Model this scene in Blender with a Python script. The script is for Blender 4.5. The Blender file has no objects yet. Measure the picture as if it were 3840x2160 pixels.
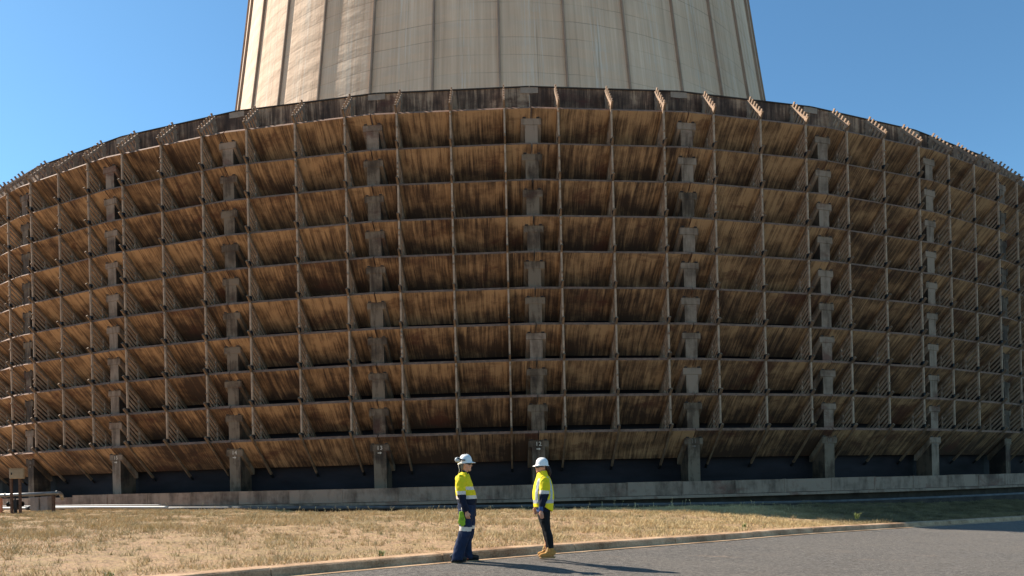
import bpy, bmesh, math, random
import numpy as np
from mathutils import Vector, Matrix, noise
random.seed(7); rng = np.random.default_rng(11)
S = bpy.context.scene
COL = S.collection
R = 54.685; DY = 88.53; TIER = 1.7; Z0 = 3.80; DT = 2*math.pi/45; TH0 = 0.1876
CAMZ = 1.3

# ------------------------------------------------------------------ helpers
def lerp(a, b, t): return a + (b-a)*t
def theta(n): return (TH0 + 12 - n)*DT
def P(th, r, z):
    return Vector(((R+r)*math.sin(th), DY-(R+r)*math.cos(th), z))
def chord(n, t, r, z):            # point on the straight panel line between column n and the next one to its right
    return P(theta(n), r, z).lerp(P(theta(n-1), r, z), t)

def tag(o, label=None, cat=None, group=None, kind=None):
    if label: o['label'] = label
    if cat: o['category'] = cat
    if group: o['group'] = group
    if kind: o['kind'] = kind
    return o
def link(name, me, mats=(), parent=None, smooth=False):
    o = bpy.data.objects.new(name, me); COL.objects.link(o)
    for m in (mats if isinstance(mats, (list, tuple)) else [mats]): me.materials.append(m)
    if parent: o.parent = parent
    if smooth:
        me.polygons.foreach_set('use_smooth', [True]*len(me.polygons))
    return o
def build(name, bm, mats, parent=None, smooth=False, recalc=True):
    if recalc: bmesh.ops.recalc_face_normals(bm, faces=bm.faces)
    me = bpy.data.meshes.new(name); bm.to_mesh(me); bm.free()
    return link(name, me, mats, parent, smooth)
def empty(name, loc=(0, 0, 0)):
    o = bpy.data.objects.new(name, None); COL.objects.link(o); o.location = loc
    return o
def hexa(bm, p, uv=None, uvl=None, mi=0):   # p: 8 points, bottom 0-3, top 4-7
    v = [bm.verts.new(q) for q in p]
    fs = []
    for f in ((3, 2, 1, 0), (4, 5, 6, 7), (0, 1, 5, 4), (1, 2, 6, 5), (2, 3, 7, 6), (3, 0, 4, 7)):
        fc = bm.faces.new([v[i] for i in f]); fc.material_index = mi; fs.append(fc)
        if uvl:
            for lp, i in zip(fc.loops, f): lp[uvl].uv = uv[i]
    return fs
def box(bm, a, b, mi=0):
    x0, y0, z0 = a; x1, y1, z1 = b
    return hexa(bm, [(x0, y0, z0), (x1, y0, z0), (x1, y1, z0), (x0, y1, z0), (x0, y0, z1), (x1, y0, z1), (x1, y1, z1), (x0, y1, z1)], mi=mi)
def sweep(bm, pts, seg=14, ref=(0, 1, 0), mi=0, power=2.0):
    """pts: (x,y,z,ra,rb): ra across in the plane normal to ref, rb along ref"""
    C = [Vector(p[:3]) for p in pts]; rings = []
    for i, c in enumerate(C):
        d = (C[min(i+1, len(C)-1)]-C[max(i-1, 0)]).normalized()
        rf = Vector(ref); b = (rf-d*rf.dot(d)).normalized(); a = b.cross(d)
        ra, rb = pts[i][3], pts[i][4]
        ring = []
        for k in range(seg):
            t = 2*math.pi*k/seg; ct, st = math.cos(t), math.sin(t)
            ct = math.copysign(abs(ct)**(2/power), ct); st = math.copysign(abs(st)**(2/power), st)
            ring.append(bm.verts.new(c+a*ra*ct+b*rb*st))
        rings.append(ring)
    for A, B in zip(rings, rings[1:]):
        for k in range(seg):
            f = bm.faces.new((A[k], A[(k+1) % seg], B[(k+1) % seg], B[k])); f.material_index = mi
    bm.faces.new(rings[0][::-1]).material_index = mi; bm.faces.new(rings[-1]).material_index = mi
def ball(bm, c, r, seg=12, mi=0):
    if not isinstance(r, (tuple, list)): r = (r, r, r)
    res = bmesh.ops.create_uvsphere(bm, u_segments=seg, v_segments=max(6, seg*2//3), radius=1)
    for v in res['verts']: v.co = Vector((v.co.x*r[0]+c[0], v.co.y*r[1]+c[1], v.co.z*r[2]+c[2]))
    for v in res['verts']:
        for f in v.link_faces: f.material_index = mi

# ------------------------------------------------------------------ materials
def mat(name):
    m = bpy.data.materials.new(name); m.use_nodes = True
    nt = m.node_tree; nt.nodes.clear()
    out = nt.nodes.new('ShaderNodeOutputMaterial'); b = nt.nodes.new('ShaderNodeBsdfPrincipled')
    nt.links.new(b.outputs[0], out.inputs[0])
    b.inputs['Specular IOR Level'].default_value = 0.25
    return m, nt, b
class N:
    def __init__(s, nt, coord='Object'):
        s.nt = nt; tc = nt.nodes.new('ShaderNodeTexCoord'); s.co = tc.outputs[coord]
    def map(s, scale, src=None, off=None):
        n = s.nt.nodes.new('ShaderNodeMapping'); n.inputs['Scale'].default_value = scale
        s.nt.links.new(src or s.co, n.inputs[0])
        if off is not None: s.nt.links.new(off, n.inputs['Location'])
        return n.outputs[0]
    def noise(s, v, scale=1., det=4., rough=.6, dist=0.):
        n = s.nt.nodes.new('ShaderNodeTexNoise'); s.nt.links.new(v, n.inputs['Vector'])
        n.inputs['Scale'].default_value = scale; n.inputs['Detail'].default_value = det
        n.inputs['Roughness'].default_value = rough; n.inputs['Distortion'].default_value = dist
        return n.outputs[0]
    def ramp(s, v, stops):
        n = s.nt.nodes.new('ShaderNodeValToRGB'); s.nt.links.new(v, n.inputs[0])
        e = n.color_ramp.elements
        while len(e) < len(stops): e.new(.5)
        for el, (p, c) in zip(e, stops):
            el.position = p; el.color = (c, c, c, 1) if not isinstance(c, (tuple, list)) else (*c, 1)
        return n.outputs[0]
    def mix(s, f, a, b, mode='MIX'):
        n = s.nt.nodes.new('ShaderNodeMix'); n.data_type = 'RGBA'; n.blend_type = mode
        for sock, v in ((n.inputs[0], f), (n.inputs[6], a), (n.inputs[7], b)):
            if hasattr(v, 'links') or hasattr(v, 'is_output'): s.nt.links.new(v, sock)
            elif isinstance(v, (int, float)): sock.default_value = v
            else: sock.default_value = (*v, 1)
        return n.outputs[2]
    def math(s, op, a, b=0., c=None):
        n = s.nt.nodes.new('ShaderNodeMath'); n.operation = op
        for i, v in enumerate((a, b) if c is None else (a, b, c)):
            if isinstance(v, (int, float)): n.inputs[i].default_value = v
            else: s.nt.links.new(v, n.inputs[i])
        return n.outputs[0]
    def sep(s, v=None):
        n = s.nt.nodes.new('ShaderNodeSeparateXYZ'); s.nt.links.new(v or s.co, n.inputs[0]); return n.outputs
    def bump(s, h, bsdf, strength=.5, dist=.02):
        n = s.nt.nodes.new('ShaderNodeBump'); n.inputs['Strength'].default_value = strength
        n.inputs['Distance'].default_value = dist
        s.nt.links.new(h, n.inputs['Height']); s.nt.links.new(n.outputs[0], bsdf.inputs['Normal'])
    def rand(s):
        n = s.nt.nodes.new('ShaderNodeObjectInfo'); return n.outputs['Random']
def plain(name, c, rough=.7, var=.15, scale=8, bump=0., metal=0., spec=.25, bscale=None):
    m, nt, b = mat(name); n = N(nt)
    v = n.noise(n.co, scale, 5)
    lo = tuple(x*(1-var) for x in c); hi = tuple(min(1, x*(1+var)) for x in c)
    nt.links.new(n.ramp(v, [(.3, lo), (.7, hi)]), b.inputs['Base Color'])
    b.inputs['Roughness'].default_value = rough; b.inputs['Metallic'].default_value = metal
    b.inputs['Specular IOR Level'].default_value = spec
    if bump: n.bump(n.noise(n.co, bscale or scale*3, 4), b, bump, .01)
    return m
M = {}
def streak_mat(name, light, mid, dark, amount=.5, us=5., vs=.45, coord='UV', edge=True):
    m, nt, b = mat(name); n = N(nt, coord)
    r = n.rand()
    cb = nt.nodes.new('ShaderNodeCombineXYZ'); nt.links.new(n.math('MULTIPLY', r, 97.), cb.inputs[0]); nt.links.new(n.math('MULTIPLY', r, 31.), cb.inputs[1])
    add = nt.nodes.new('ShaderNodeVectorMath'); add.operation = 'ADD'; nt.links.new(n.co, add.inputs[0]); nt.links.new(cb.outputs[0], add.inputs[1])
    co = add.outputs[0]
    s1 = n.noise(n.map((us, vs, 1), co), 1., 5, .62, .15)
    s2 = n.noise(n.map((us*4, vs*1.5, 1), co), 1., 4, .6)
    blot = n.noise(n.map((.45, .7, 1), co), 1., 5, .65, .3)
    fine = n.noise(n.map((30, 30, 30), co), 1., 3, .7)
    y = n.sep()[1]       # 0 at the lip, grows to the inner edge
    x = n.math('ADD', n.math('MULTIPLY', s1, .60), n.math('MULTIPLY', s2, .32))
    x = n.math('SUBTRACT', x, .075)
    x = n.math('ADD', x, n.math('MULTIPLY', blot, .55))
    if edge: x = n.math('ADD', x, n.math('MULTIPLY', y, .062))
    x = n.math('ADD', x, n.math('MULTIPLY', n.math('SUBTRACT', r, .5), .10))
    x = n.math('ADD', x, n.math('MULTIPLY', n.math('SUBTRACT', fine, .5), .12))
    a = .70-(amount-.5)*.3
    c = n.ramp(x, [(a-.13, light), (a-.03, mid), (a+.03, tuple(.45*p+.55*q for p, q in zip(mid, dark))), (a+.10, dark)])
    red = n.ramp(n.noise(n.map((.28, .5, 1), co), 1., 6, .7, .4), [(.56, 0.), (.66, .8)])
    c = n.mix(red, c, tuple(q*1.5 if i == 0 else q for i, q in enumerate(dark)))
    nt.links.new(c, b.inputs['Base Color']); b.inputs['Roughness'].default_value = .85
    n.bump(n.math('ADD', fine, n.math('MULTIPLY', s2, .6)), b, .5, .015)
    return m
M['louvre'] = streak_mat('rust_stained_concrete', (.43, .255, .130), (.235, .132, .068), (.062, .035, .022), .46)
M['lip'] = plain('weathered_lip_concrete', (.25, .135, .085), .85, .35, 5, .4)
M['fascia'] = streak_mat('dark_stained_fascia', (.42, .265, .165), (.17, .10, .064), (.06, .035, .024), .52, 3.5, .4)
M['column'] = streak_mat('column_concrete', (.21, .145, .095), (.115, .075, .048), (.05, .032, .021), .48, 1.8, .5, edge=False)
M['slat'] = plain('weathered_slat', (.34, .225, .15), .85, .35, 3, .3)
M['post'] = plain('pale_post', (.40, .27, .18), .85, .3, 4, .3)
M['strut'] = plain('stained_strut', (.20, .125, .075), .85, .4, 3, .3)
M['black'] = plain('black_clamp_and_gap_shade', (.012, .012, .013), .6, .3)
M['column_side'] = streak_mat('shaded_column_side', (.12, .08, .052), (.055, .037, .025), (.02, .014, .011), .55, 1.8, .5, edge=False)  # shade on the stem sides, painted in as a near-black tone
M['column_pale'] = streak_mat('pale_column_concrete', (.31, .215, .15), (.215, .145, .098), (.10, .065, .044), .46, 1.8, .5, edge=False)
M['patch'] = plain('grey_repair_concrete', (.32, .235, .175), .9, .2, 4, .3)
M['deck'] = plain('deck_concrete', (.22, .19, .17), .9, .2, .5)
M['paint'] = plain('white_stencil_paint', (.66, .54, .42), .8, .25, 30)
M['faint_paint'] = plain('faded_stencil_paint', (.20, .15, .115), .85, .3, 30)
# fill wall
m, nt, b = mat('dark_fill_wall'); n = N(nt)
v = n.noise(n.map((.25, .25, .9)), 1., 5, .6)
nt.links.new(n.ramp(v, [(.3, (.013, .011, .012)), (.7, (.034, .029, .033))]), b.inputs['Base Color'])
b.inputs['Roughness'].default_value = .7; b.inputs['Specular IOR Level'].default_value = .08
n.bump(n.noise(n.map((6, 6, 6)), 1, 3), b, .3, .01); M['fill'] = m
# shell
m, nt, b = mat('tower_shell_concrete'); n = N(nt, 'UV')
st = n.noise(n.map((1.6, .03, 1)), 1., 6, .7); st2 = n.noise(n.map((6, .05, 1)), 1., 4, .7)
cloud = n.noise(n.map((.12, .09, 1)), 1., 4, .6, .4)
sx = n.sep()
wob = n.noise(n.map((.25, .02, 1)), 1., 2, .5)
yj = n.math('ADD', n.math('MULTIPLY', sx[1], 1/1.55), n.math('MULTIPLY', wob, .25))
fr = n.math('FRACT', yj); jl = n.math('LESS_THAN', fr, .05)
lvl = n.noise(n.map((.09, .65, 1)), 1., 2, .5)
x = n.math('ADD', n.math('MULTIPLY', st, .5), n.math('MULTIPLY', cloud, .3))
x = n.math('ADD', x, n.math('MULTIPLY', st2, .25))
c = n.ramp(x, [(.36, (.45, .29, .185)), (.48, (.61, .415, .275)), (.58, (.71, .50, .34)), (.68, (.84, .64, .46))])
jm = n.math('MULTIPLY', jl, n.ramp(lvl, [(.42, .0), (.62, .55)]))
c = n.mix(jm, c, (.26, .18, .125))
dk = n.ramp(n.noise(n.map((.9, .014, 1)), 1., 5, .65), [(.56, 0.), (.75, .5)])
c = n.mix(dk, c, (.28, .20, .14))
pf = n.math('FRACT', n.math('MULTIPLY', sx[0], 37/180)); pm = n.math('ABSOLUTE', n.math('SUBTRACT', pf, .52))
pw = n.ramp(pm, [(.06, 1.), (.24, 0.)]); ws = n.ramp(n.noise(n.map((5, .10, 1)), 1., 5, .75), [(.50, 0.), (.64, .8)])
c = n.mix(n.math('MULTIPLY', pw, ws), c, (.70, .60, .48))
ws = n.ramp(n.noise(n.map((3.2, .045, 3)), 1., 4, .7), [(.60, 0.), (.72, .6)])
c = n.mix(n.math('MULTIPLY', pw, ws), c, (.16, .125, .095))
nt.links.new(c, b.inputs['Base Color']); b.inputs['Roughness'].default_value = .9
hb = n.math('ADD', n.math('MULTIPLY', n.math('ABSOLUTE', n.math('SUBTRACT', fr, .5)), -.7), n.math('MULTIPLY', n.noise(n.map((.3, .6, 1)), 1., 3, .6), 1.6))
n.bump(n.math('ADD', hb, n.math('MULTIPLY', st2, .3)), b, .9, .10); M['shell'] = m
M['rib'] = plain('shell_rib_concrete', (.32, .225, .16), .9, .2, .6)
M['basin'] = streak_mat('basin_wall_concrete', (.35, .235, .165), (.25, .165, .115), (.12, .075, .052), .40, 1.2, .6, edge=False)
M['recess'] = plain('dark_recess_concrete', (.055, .042, .034), .9, .4, 1.5, .3)  # one dark tone for footing, fascia cap, supports and drain kerb
M['pale_pipe'] = plain('white_pipe_paint', (.40, .37, .33), .45, .12, 3)
M['shaded_pipe'] = plain('shaded_pipe_paint', (.10, .09, .085), .6, .3, 3)  # shaded version of the white pipe, its shade put into the colour
M['grey_pipe'] = plain('galvanised_pipe', (.19, .18, .17), .4, .2, 3, metal=.4)
M['rust'] = plain('rusty_steel', (.10, .055, .036), .85, .4, 12, .4)
M['orange'] = plain('orange_brown_paint', (.42, .16, .08), .7, .2, 8)
M['cabinet'] = plain('tan_cabinet_paint', (.30, .215, .13), .7, .15, 4)
M['cabinet_side'] = plain('pale_cabinet_side', (.44, .38, .31), .7, .15, 4)  # lighter tone for the left-facing cabinet faces
M['block'] = plain('pale_block_concrete', (.25, .205, .175), .9, .2, 3, .3)
# ground / road
m, nt, b = mat('dry_soil'); n = N(nt)
a1 = n.noise(n.co, .35, 5, .6); a2 = n.noise(n.co, 14, 5, .75); a3 = n.noise(n.map((.9, 1.3, 1)), 1.6, 6, .75)
c = n.ramp(n.math('ADD', n.math('MULTIPLY', a1, .5), n.math('MULTIPLY', a3, .5)), [(.38, (.34, .235, .12)), (.5, (.54, .325, .185)), (.62, (.68, .41, .255))])
c = n.mix(n.ramp(a2, [(.40, .9), (.56, 0.)]), c, (.20, .13, .07))
c = n.mix(n.ramp(n.noise(n.co, 3.5, 6, .8), [(.46, .0), (.60, .65)]), c, (.42, .30, .13))
c = n.mix(n.ramp(n.noise(n.co, 60, 3, .8), [(.55, 0.), (.8, .4)]), c, (.62, .47, .30))
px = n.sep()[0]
c = n.mix(n.math('MULTIPLY', n.ramp(n.math('MULTIPLY', px, .05), [(.45, 0.), (.68, 1.)]), n.ramp(n.noise(n.co, .8, 5, .7), [(.35, 1.), (.7, .55)])), c, (.070, .055, .030))  # shade of the right-hand verge painted into the soil colour
nt.links.new(c, b.inputs['Base Color']); b.inputs['Roughness'].default_value = .95
n.bump(n.math('ADD', a2, n.noise(n.co, 60, 3)), b, .9, .04); M['soil'] = m
m, nt, b = mat('asphalt'); n = N(nt)
g = n.noise(n.co, 75, 3, .85); g2 = n.noise(n.co, 12, 6, .9); big = n.noise(n.map((.35, .9, 1)), 1., 5, .6)
c = n.ramp(g, [(.32, (.036, .031, .027)), (.5, (.172, .150, .128)), (.66, (.54, .47, .40))])
c = n.mix(n.ramp(g2, [(.38, .85), (.52, 0.)]), c, (.045, .038, .032))
c = n.mix(n.ramp(g2, [(.54, 0.), (.68, .6)]), c, (.46, .39, .32))
c = n.mix(n.ramp(big, [(.40, .0), (.70, .35)]), c, (.23, .195, .16))
dirt = n.noise(n.map((.55, 1.9, 1)), 1., 5, .7, .6)
c = n.mix(n.ramp(dirt, [(.60, .0), (.72, .5)]), c, (.36, .24, .16))
nt.links.new(c, b.inputs['Base Color']); b.inputs['Roughness'].default_value = .85
n.bump(n.math('ADD', g, n.math('MULTIPLY', g2, .9)), b, 1., .03); M['asphalt'] = m
m, nt, b = mat('kerb_concrete'); n = N(nt)
a1 = n.noise(n.co, 1.5, 5, .65); a2 = n.noise(n.co, 30, 4, .7)
c = n.ramp(n.math('ADD', n.math('MULTIPLY', a1, .6), n.math('MULTIPLY', a2, .4)), [(.36, (.20, .11, .055)), (.5, (.42, .26, .15)), (.64, (.62, .42, .26))])
nt.links.new(c, b.inputs['Base Color']); b.inputs['Roughness'].default_value = .9
n.bump(a2, b, .5, .01); M['kerb'] = m
def grass_mat(name, a, bcol, g):
    m, nt, b = mat(name); n = N(nt)
    c = n.ramp(n.noise(n.co, 5, 5, .8), [(.3, a), (.65, bcol)])
    c = n.mix(n.ramp(n.noise(n.co, .5, 5, .65), [(.53, 0.), (.68, .75)]), c, g)
    c = n.mix(n.math('MULTIPLY', n.ramp(n.math('MULTIPLY', n.sep()[0], .05), [(.46, 0.), (.64, 1.)]), n.ramp(n.noise(n.co, 1.2, 5, .7), [(.35, 1.), (.7, .5)])), c, (.085, .068, .032))  # blades darken to the right, verge shade put into their colour
    nt.links.new(c, b.inputs['Base Color']); b.inputs['Roughness'].default_value = .7
    return m
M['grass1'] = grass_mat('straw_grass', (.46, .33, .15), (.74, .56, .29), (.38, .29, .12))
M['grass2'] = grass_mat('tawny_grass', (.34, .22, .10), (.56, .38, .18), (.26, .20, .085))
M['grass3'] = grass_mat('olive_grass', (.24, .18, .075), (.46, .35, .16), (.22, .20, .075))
M['green'] = plain('green_weed', (.22, .24, .07), .6, .3, 20)
# people
M['skin'] = plain('skin', (.62, .29, .18), .5, .12, 25, spec=.4)
M['hiv'] = plain('hi_vis_yellow_cloth', (.78, .60, .010), .75, .05, 9, .35, bscale=14)
M['hiv2'] = plain('hi_vis_vest_cloth', (.90, .70, .016), .75, .05, 9, .25, bscale=14)
M['navy'] = plain('navy_drill_cloth', (.007, .010, .024), .85, .3, 12, .4, bscale=14)
M['denim'] = plain('navy_work_trousers', (.012, .021, .052), .85, .25, 9, .5, bscale=12)
M['tape'] = plain('silver_reflective_tape', (.70, .58, .49), .45, .06, 20)
M['tape2'] = plain('grey_reflective_tape', (.42, .42, .43), .35, .15, 30)
M['helmet'] = plain('white_helmet_plastic', (.84, .80, .75), .3, .02, 5, spec=.5)
M['cup'] = plain('pale_grey_plastic', (.50, .50, .49), .4, .04, 5)
M['rubber'] = plain('black_plastic', (.012, .012, .013), .45, .2)
M['lens'] = plain('dark_lens', (.006, .005, .005), .12, .1, spec=.6)
M['grey_hair'] = plain('short_grey_hair', (.14, .125, .11), .7, .4, 90, .5)
M['dark_hair'] = plain('dark_brown_hair', (.030, .014, .010), .55, .4, 60, .5)
M['glove'] = plain('lime_glove_knit', (.30, .46, .03), .8, .15, 40, .4)
M['black_cloth'] = plain('black_stretch_cloth', (.007, .007, .008), .8, .3, 12, .3)
M['tan_boot'] = plain('tan_nubuck', (.46, .22, .06), .8, .15, 25, .3)
M['tan_sole'] = plain('tan_rubber_sole', (.36, .20, .08), .7, .15, 25)
M['lace'] = plain('tan_lace', (.62, .40, .16), .8, .1, 25)
M['leather'] = plain('scuffed_black_leather', (.022, .019, .017), .5, .4, 20)
M['blue_shirt'] = plain('blue_shirt_cloth', (.045, .085, .21), .8, .15, 20)
M['white_cloth'] = plain('cream_cloth', (.66, .60, .50), .8, .1, 20)
M['metal'] = plain('bright_metal', (.6, .55, .4), .3, .1, metal=1.)
M['sign_white'] = plain('white_sign_face', (.62, .62, .62), .5, .05)
M['sign_red'] = plain('red_sign_face', (.50, .04, .04), .5, .1)

# ------------------------------------------------------------------ cooling tower
tower = empty('cooling_tower', (0, DY, 0))
tag(tower, 'huge concrete cooling tower with pale shell above a rust-stained drum of louvres', 'cooling tower')
OFF = Matrix.Translation((0, -DY, 0))
def tpart(name, bm, mats, parent=None, smooth=False, recalc=True):
    bm.transform(OFF)
    o = build(name, bm, mats, parent or tower, smooth, recalc)
    return o
COLS = list(range(17, 6, -1))           # numbered frames, left to right
# louvre panels: lip at r=.1, slope down and inward
LT = .13
def louvre(bm, n, k, uvl):
    z = Z0+TIER*k
    jit = [random.uniform(-.012, .012) for _ in range(4)]
    g = .03/7.64
    prof = [(-.005, z+.005), (.115, z-.125), (-1.11, z-1.38), (-1.20, z-1.27)]
    L = []; Rr = []
    for i, (r, zz) in enumerate(prof):
        e = jit[i]*.5
        L.append(bm.verts.new(chord(n, g, r, zz+e))); Rr.append(bm.verts.new(chord(n, 1-g, r, zz-e)))
    W = 7.6; vv = [0, .15, 1.9, 2.0, 3.6]
    for i in range(4):
        j = (i+1) % 4
        f = bm.faces.new((L[i], Rr[i], Rr[j], L[j]))
        f.material_index = 0 if i in (1, 3) else 1
        vj = vv[j] if j else 3.8
        for lp, uv in zip(f.loops, ((0, vv[i]), (W, vv[i]), (W, vj), (0, vj))):
            lp[uvl].uv = (uv[0], uv[1])
    for f in (bm.faces.new(L[::-1]), bm.faces.new(Rr)): f.material_index = 1
for n in COLS[:-1]:
    for k in range(10):
        bm = bmesh.new(); uvl = bm.loops.layers.uv.new('UVMap')
        louvre(bm, n, k, uvl); tpart('louvre_panel', bm, [M['louvre'], M['lip']])
bm = bmesh.new(); uvl = bm.loops.layers.uv.new('UVMap')
for n in [20, 19, 18, 7, 6, 5, 4]:
    for k in range(10): louvre(bm, n, k, uvl)
tag(tpart('louvre_panel', bm, [M['louvre'], M['lip']]), kind='stuff')

# fascia panels above the top lip
ZT = 20.62
for n in COLS[:-1]:
    bm = bmesh.new(); uvl = bm.loops.layers.uv.new('UVMap')
    g = .012/7.5
    def fx(r0, r1, z0, z1, mi=0, a=g, b_=1-g):
        pts = [chord(n, a, r1, z0), chord(n, b_, r1, z0), chord(n, b_, r0, z0), chord(n, a, r0, z0),
               chord(n, a, r1, z1), chord(n, b_, r1, z1), chord(n, b_, r0, z1), chord(n, a, r0, z1)]
        w0, w1 = a*7.5, b_*7.5
        uv = [(w0, z1-z0), (w1, z1-z0), (w1, z1-z0), (w0, z1-z0), (w0, 0), (w1, 0), (w1, 0), (w0, 0)]
        hexa(bm, pts, uv, uvl, mi)
    fx(-1.16, -1.0, 17.9, ZT-.06)
    fx(-1.18, -.96, ZT-.058, ZT, 1)
    tpart('fascia_panel', bm, [M['fascia'], M['recess']])
for n in COLS[1:-1]:
    bm = bmesh.new()
    for s in (-1, 1):
        d = .42/53.
        pts = [P(theta(n), -.985, ZT-.36), P(theta(n)+s*d, -1.0, ZT-.33), P(theta(n)+s*d, -1.1, ZT-.33), P(theta(n), -1.1, ZT-.36)]
        pts += [p+Vector((0, 0, .33)) for p in pts]
        hexa(bm, pts)
    tpart('joint_patch', bm, M['patch'])
# continuous ring of fascia further round, the fill wall and the deck
def ring(bm, r, z0, z1, a0, a1, seg):
    vs = [(bm.verts.new(P(a, r, z0)), bm.verts.new(P(a, r, z1))) for a in np.linspace(a0, a1, seg+1)]
    for A, B in zip(vs, vs[1:]): bm.faces.new((A[0], B[0], B[1], A[1]))
bm = bmesh.new()
ring(bm, -1.0, 17.9, ZT, theta(COLS[-1]), 2*math.pi+theta(COLS[0]), 34)
tpart('rim_wall', bm, M['fascia'])
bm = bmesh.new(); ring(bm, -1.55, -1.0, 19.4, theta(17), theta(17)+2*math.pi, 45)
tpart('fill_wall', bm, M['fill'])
bm = bmesh.new()
vs = [(bm.verts.new(P(a, -1.1, 19.4)), bm.verts.new(P(a, -25, 21.5))) for a in np.linspace(0, 2*math.pi, 91)]
for A, B in zip(vs, vs[1:]): bm.faces.new((A[0], B[0], B[1], A[1]))
tpart('deck', bm, M['deck'])

# columns with sloped heads under each louvre
def radial_box(bm, th, prof, w, uvl=None, flat_uv=True):
    """prism: profile (r,z) in the radial plane, width w"""
    t = Vector((math.cos(th), math.sin(th), 0))
    A = [bm.verts.new(P(th, r, z)-t*w/2) for r, z in prof]; B = [bm.verts.new(P(th, r, z)+t*w/2) for r, z in prof]
    k = len(prof); fs = [bm.faces.new(A), bm.faces.new(B[::-1])]
    for i in range(k):
        fs.append(bm.faces.new((A[i], B[i], B[(i+1) % k], A[(i+1) % k])))
    if uvl:
        for f in fs:
            for lp in f.loops:
                q = lp.vert.co-P(th, 0, 0)
                lp[uvl].uv = (q.dot(t)+.7*q.dot(Vector((math.sin(th), -math.cos(th), 0))), q.z)
    return fs
def text_mesh(s, size):
    cu = bpy.data.curves.new('t', 'FONT'); cu.body = s; cu.size = size; cu.align_x = 'CENTER'; cu.align_y = 'CENTER'
    cu.extrude = .002; cu.offset = size*.012; cu.space_character = 1.15
    o = bpy.data.objects.new('t', cu); COL.objects.link(o)
    bpy.context.view_layer.update()
    me = bpy.data.meshes.new_from_object(o.evaluated_get(bpy.context.evaluated_depsgraph_get()))
    bpy.data.objects.remove(o); bpy.data.curves.remove(cu)
    return me
for n in [19, 18]+COLS+[6, 5]:
    th = theta(n); bm = bmesh.new(); uvl = bm.loops.layers.uv.new('UVMap')
    pale = n in (15, 11, 10, 9, 17, 6)
    def mi_(k): return 2 if (pale and random.random() < .85) or k == 9 or (not pale and random.random() < .08) else 0
    segs = [mi_(k) for k in range(10)]
    segs[0] = 2 if n in (15, 9) else 0
    for k in range(10):
        zt = Z0+TIER*k-.455; zb = zt-TIER if k else -.8
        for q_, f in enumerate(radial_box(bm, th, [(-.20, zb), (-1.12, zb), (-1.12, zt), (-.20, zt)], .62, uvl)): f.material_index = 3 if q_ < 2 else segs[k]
    for k in range(10):
        z = Z0+TIER*k; r0 = -.185
        for f in radial_box(bm, th, [(r0, z-.455), (r0, z-.74-random.random()*.06), (-1.06, z-1.72), (-1.14, z-1.70), (-1.14, z-1.42)], .96+random.uniform(-.02, .02), uvl): f.material_index = segs[k]
        # bearing blocks
        for s in (-1, 1):
            t = Vector((math.cos(th), math.sin(th), 0))*s*.33
            for fz in (0,):
                p = P(th, -.24, z-.44)+t
                d = Vector((math.sin(th), -math.cos(th), 0)); w = Vector((math.cos(th), math.sin(th), 0))
                q = [p-w*.08-d*.1, p+w*.08-d*.1, p+w*.08+d*.08, p-w*.08+d*.08]
                hexa(bm, [v+Vector((0, 0, -.02)) for v in q]+[v+Vector((0, 0, .05)) for v in q], mi=1)
    # wider block lower down is the foot
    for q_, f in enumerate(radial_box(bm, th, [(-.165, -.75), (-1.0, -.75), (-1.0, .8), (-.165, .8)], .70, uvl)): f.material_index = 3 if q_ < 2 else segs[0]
    bmesh.ops.bevel(bm, geom=[e for e in bm.edges], offset=.012, segments=1, affect='EDGES', clamp_overlap=True)
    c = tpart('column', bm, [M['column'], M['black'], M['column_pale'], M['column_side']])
    c['label'] = 'brown concrete column with T-shaped heads under each louvre' if n > 16 or n < 8 else 'concrete column painted with number %d near its foot' % n if n in (11, 12, 13, 14, 15, 16) else 'concrete column right of the numbered ones'
    if 8 < n < 17:
        mt = M['paint'] if n in (12, 13, 14, 15) else M['faint_paint']
        # text stands on the front face of the lowest head
        out = Vector((math.sin(th), -math.cos(th), 0)); w = Vector((math.cos(th), math.sin(th), 0)); up = Vector((0, 0, 1))
        base = P(th, -.178, Z0-.455)+Vector((0, -DY, 0))
        mx = Matrix.Identity(4)
        for i, ax in enumerate((w, up, out)):
            for j in range(3): mx[j][i] = ax[j]
        me = text_mesh(str(n), .27)
        mm = mx.copy(); mm.translation = base-up*.17
        me.transform(mm); link('number_marking', me, mt, c)
        bm = bmesh.new()
        A = [(-.10, -.022), (.01, -.022), (.01, -.065), (.105, 0), (.01, .065), (.01, .022), (-.10, .022)]
        fr_ = [bm.verts.new((x, y, .003)) for x, y in A]; bk = [bm.verts.new((x, y, 0)) for x, y in A]
        bm.faces.new(fr_); bm.faces.new(bk[::-1])
        for i in range(7): bm.faces.new((bk[i], bk[(i+1) % 7], fr_[(i+1) % 7], fr_[i]))
        mm = mx.copy(); mm.translation = base-up*.415-out*.0+out*.01
        # the arrow sits on the stem just below the head
        if True: mm.translation = P(th, -.186+.010, Z0-.455-.405)+Vector((0, -DY, 0))
        bm.transform(mm); build('arrow_marking', bm, mt, c)

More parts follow.
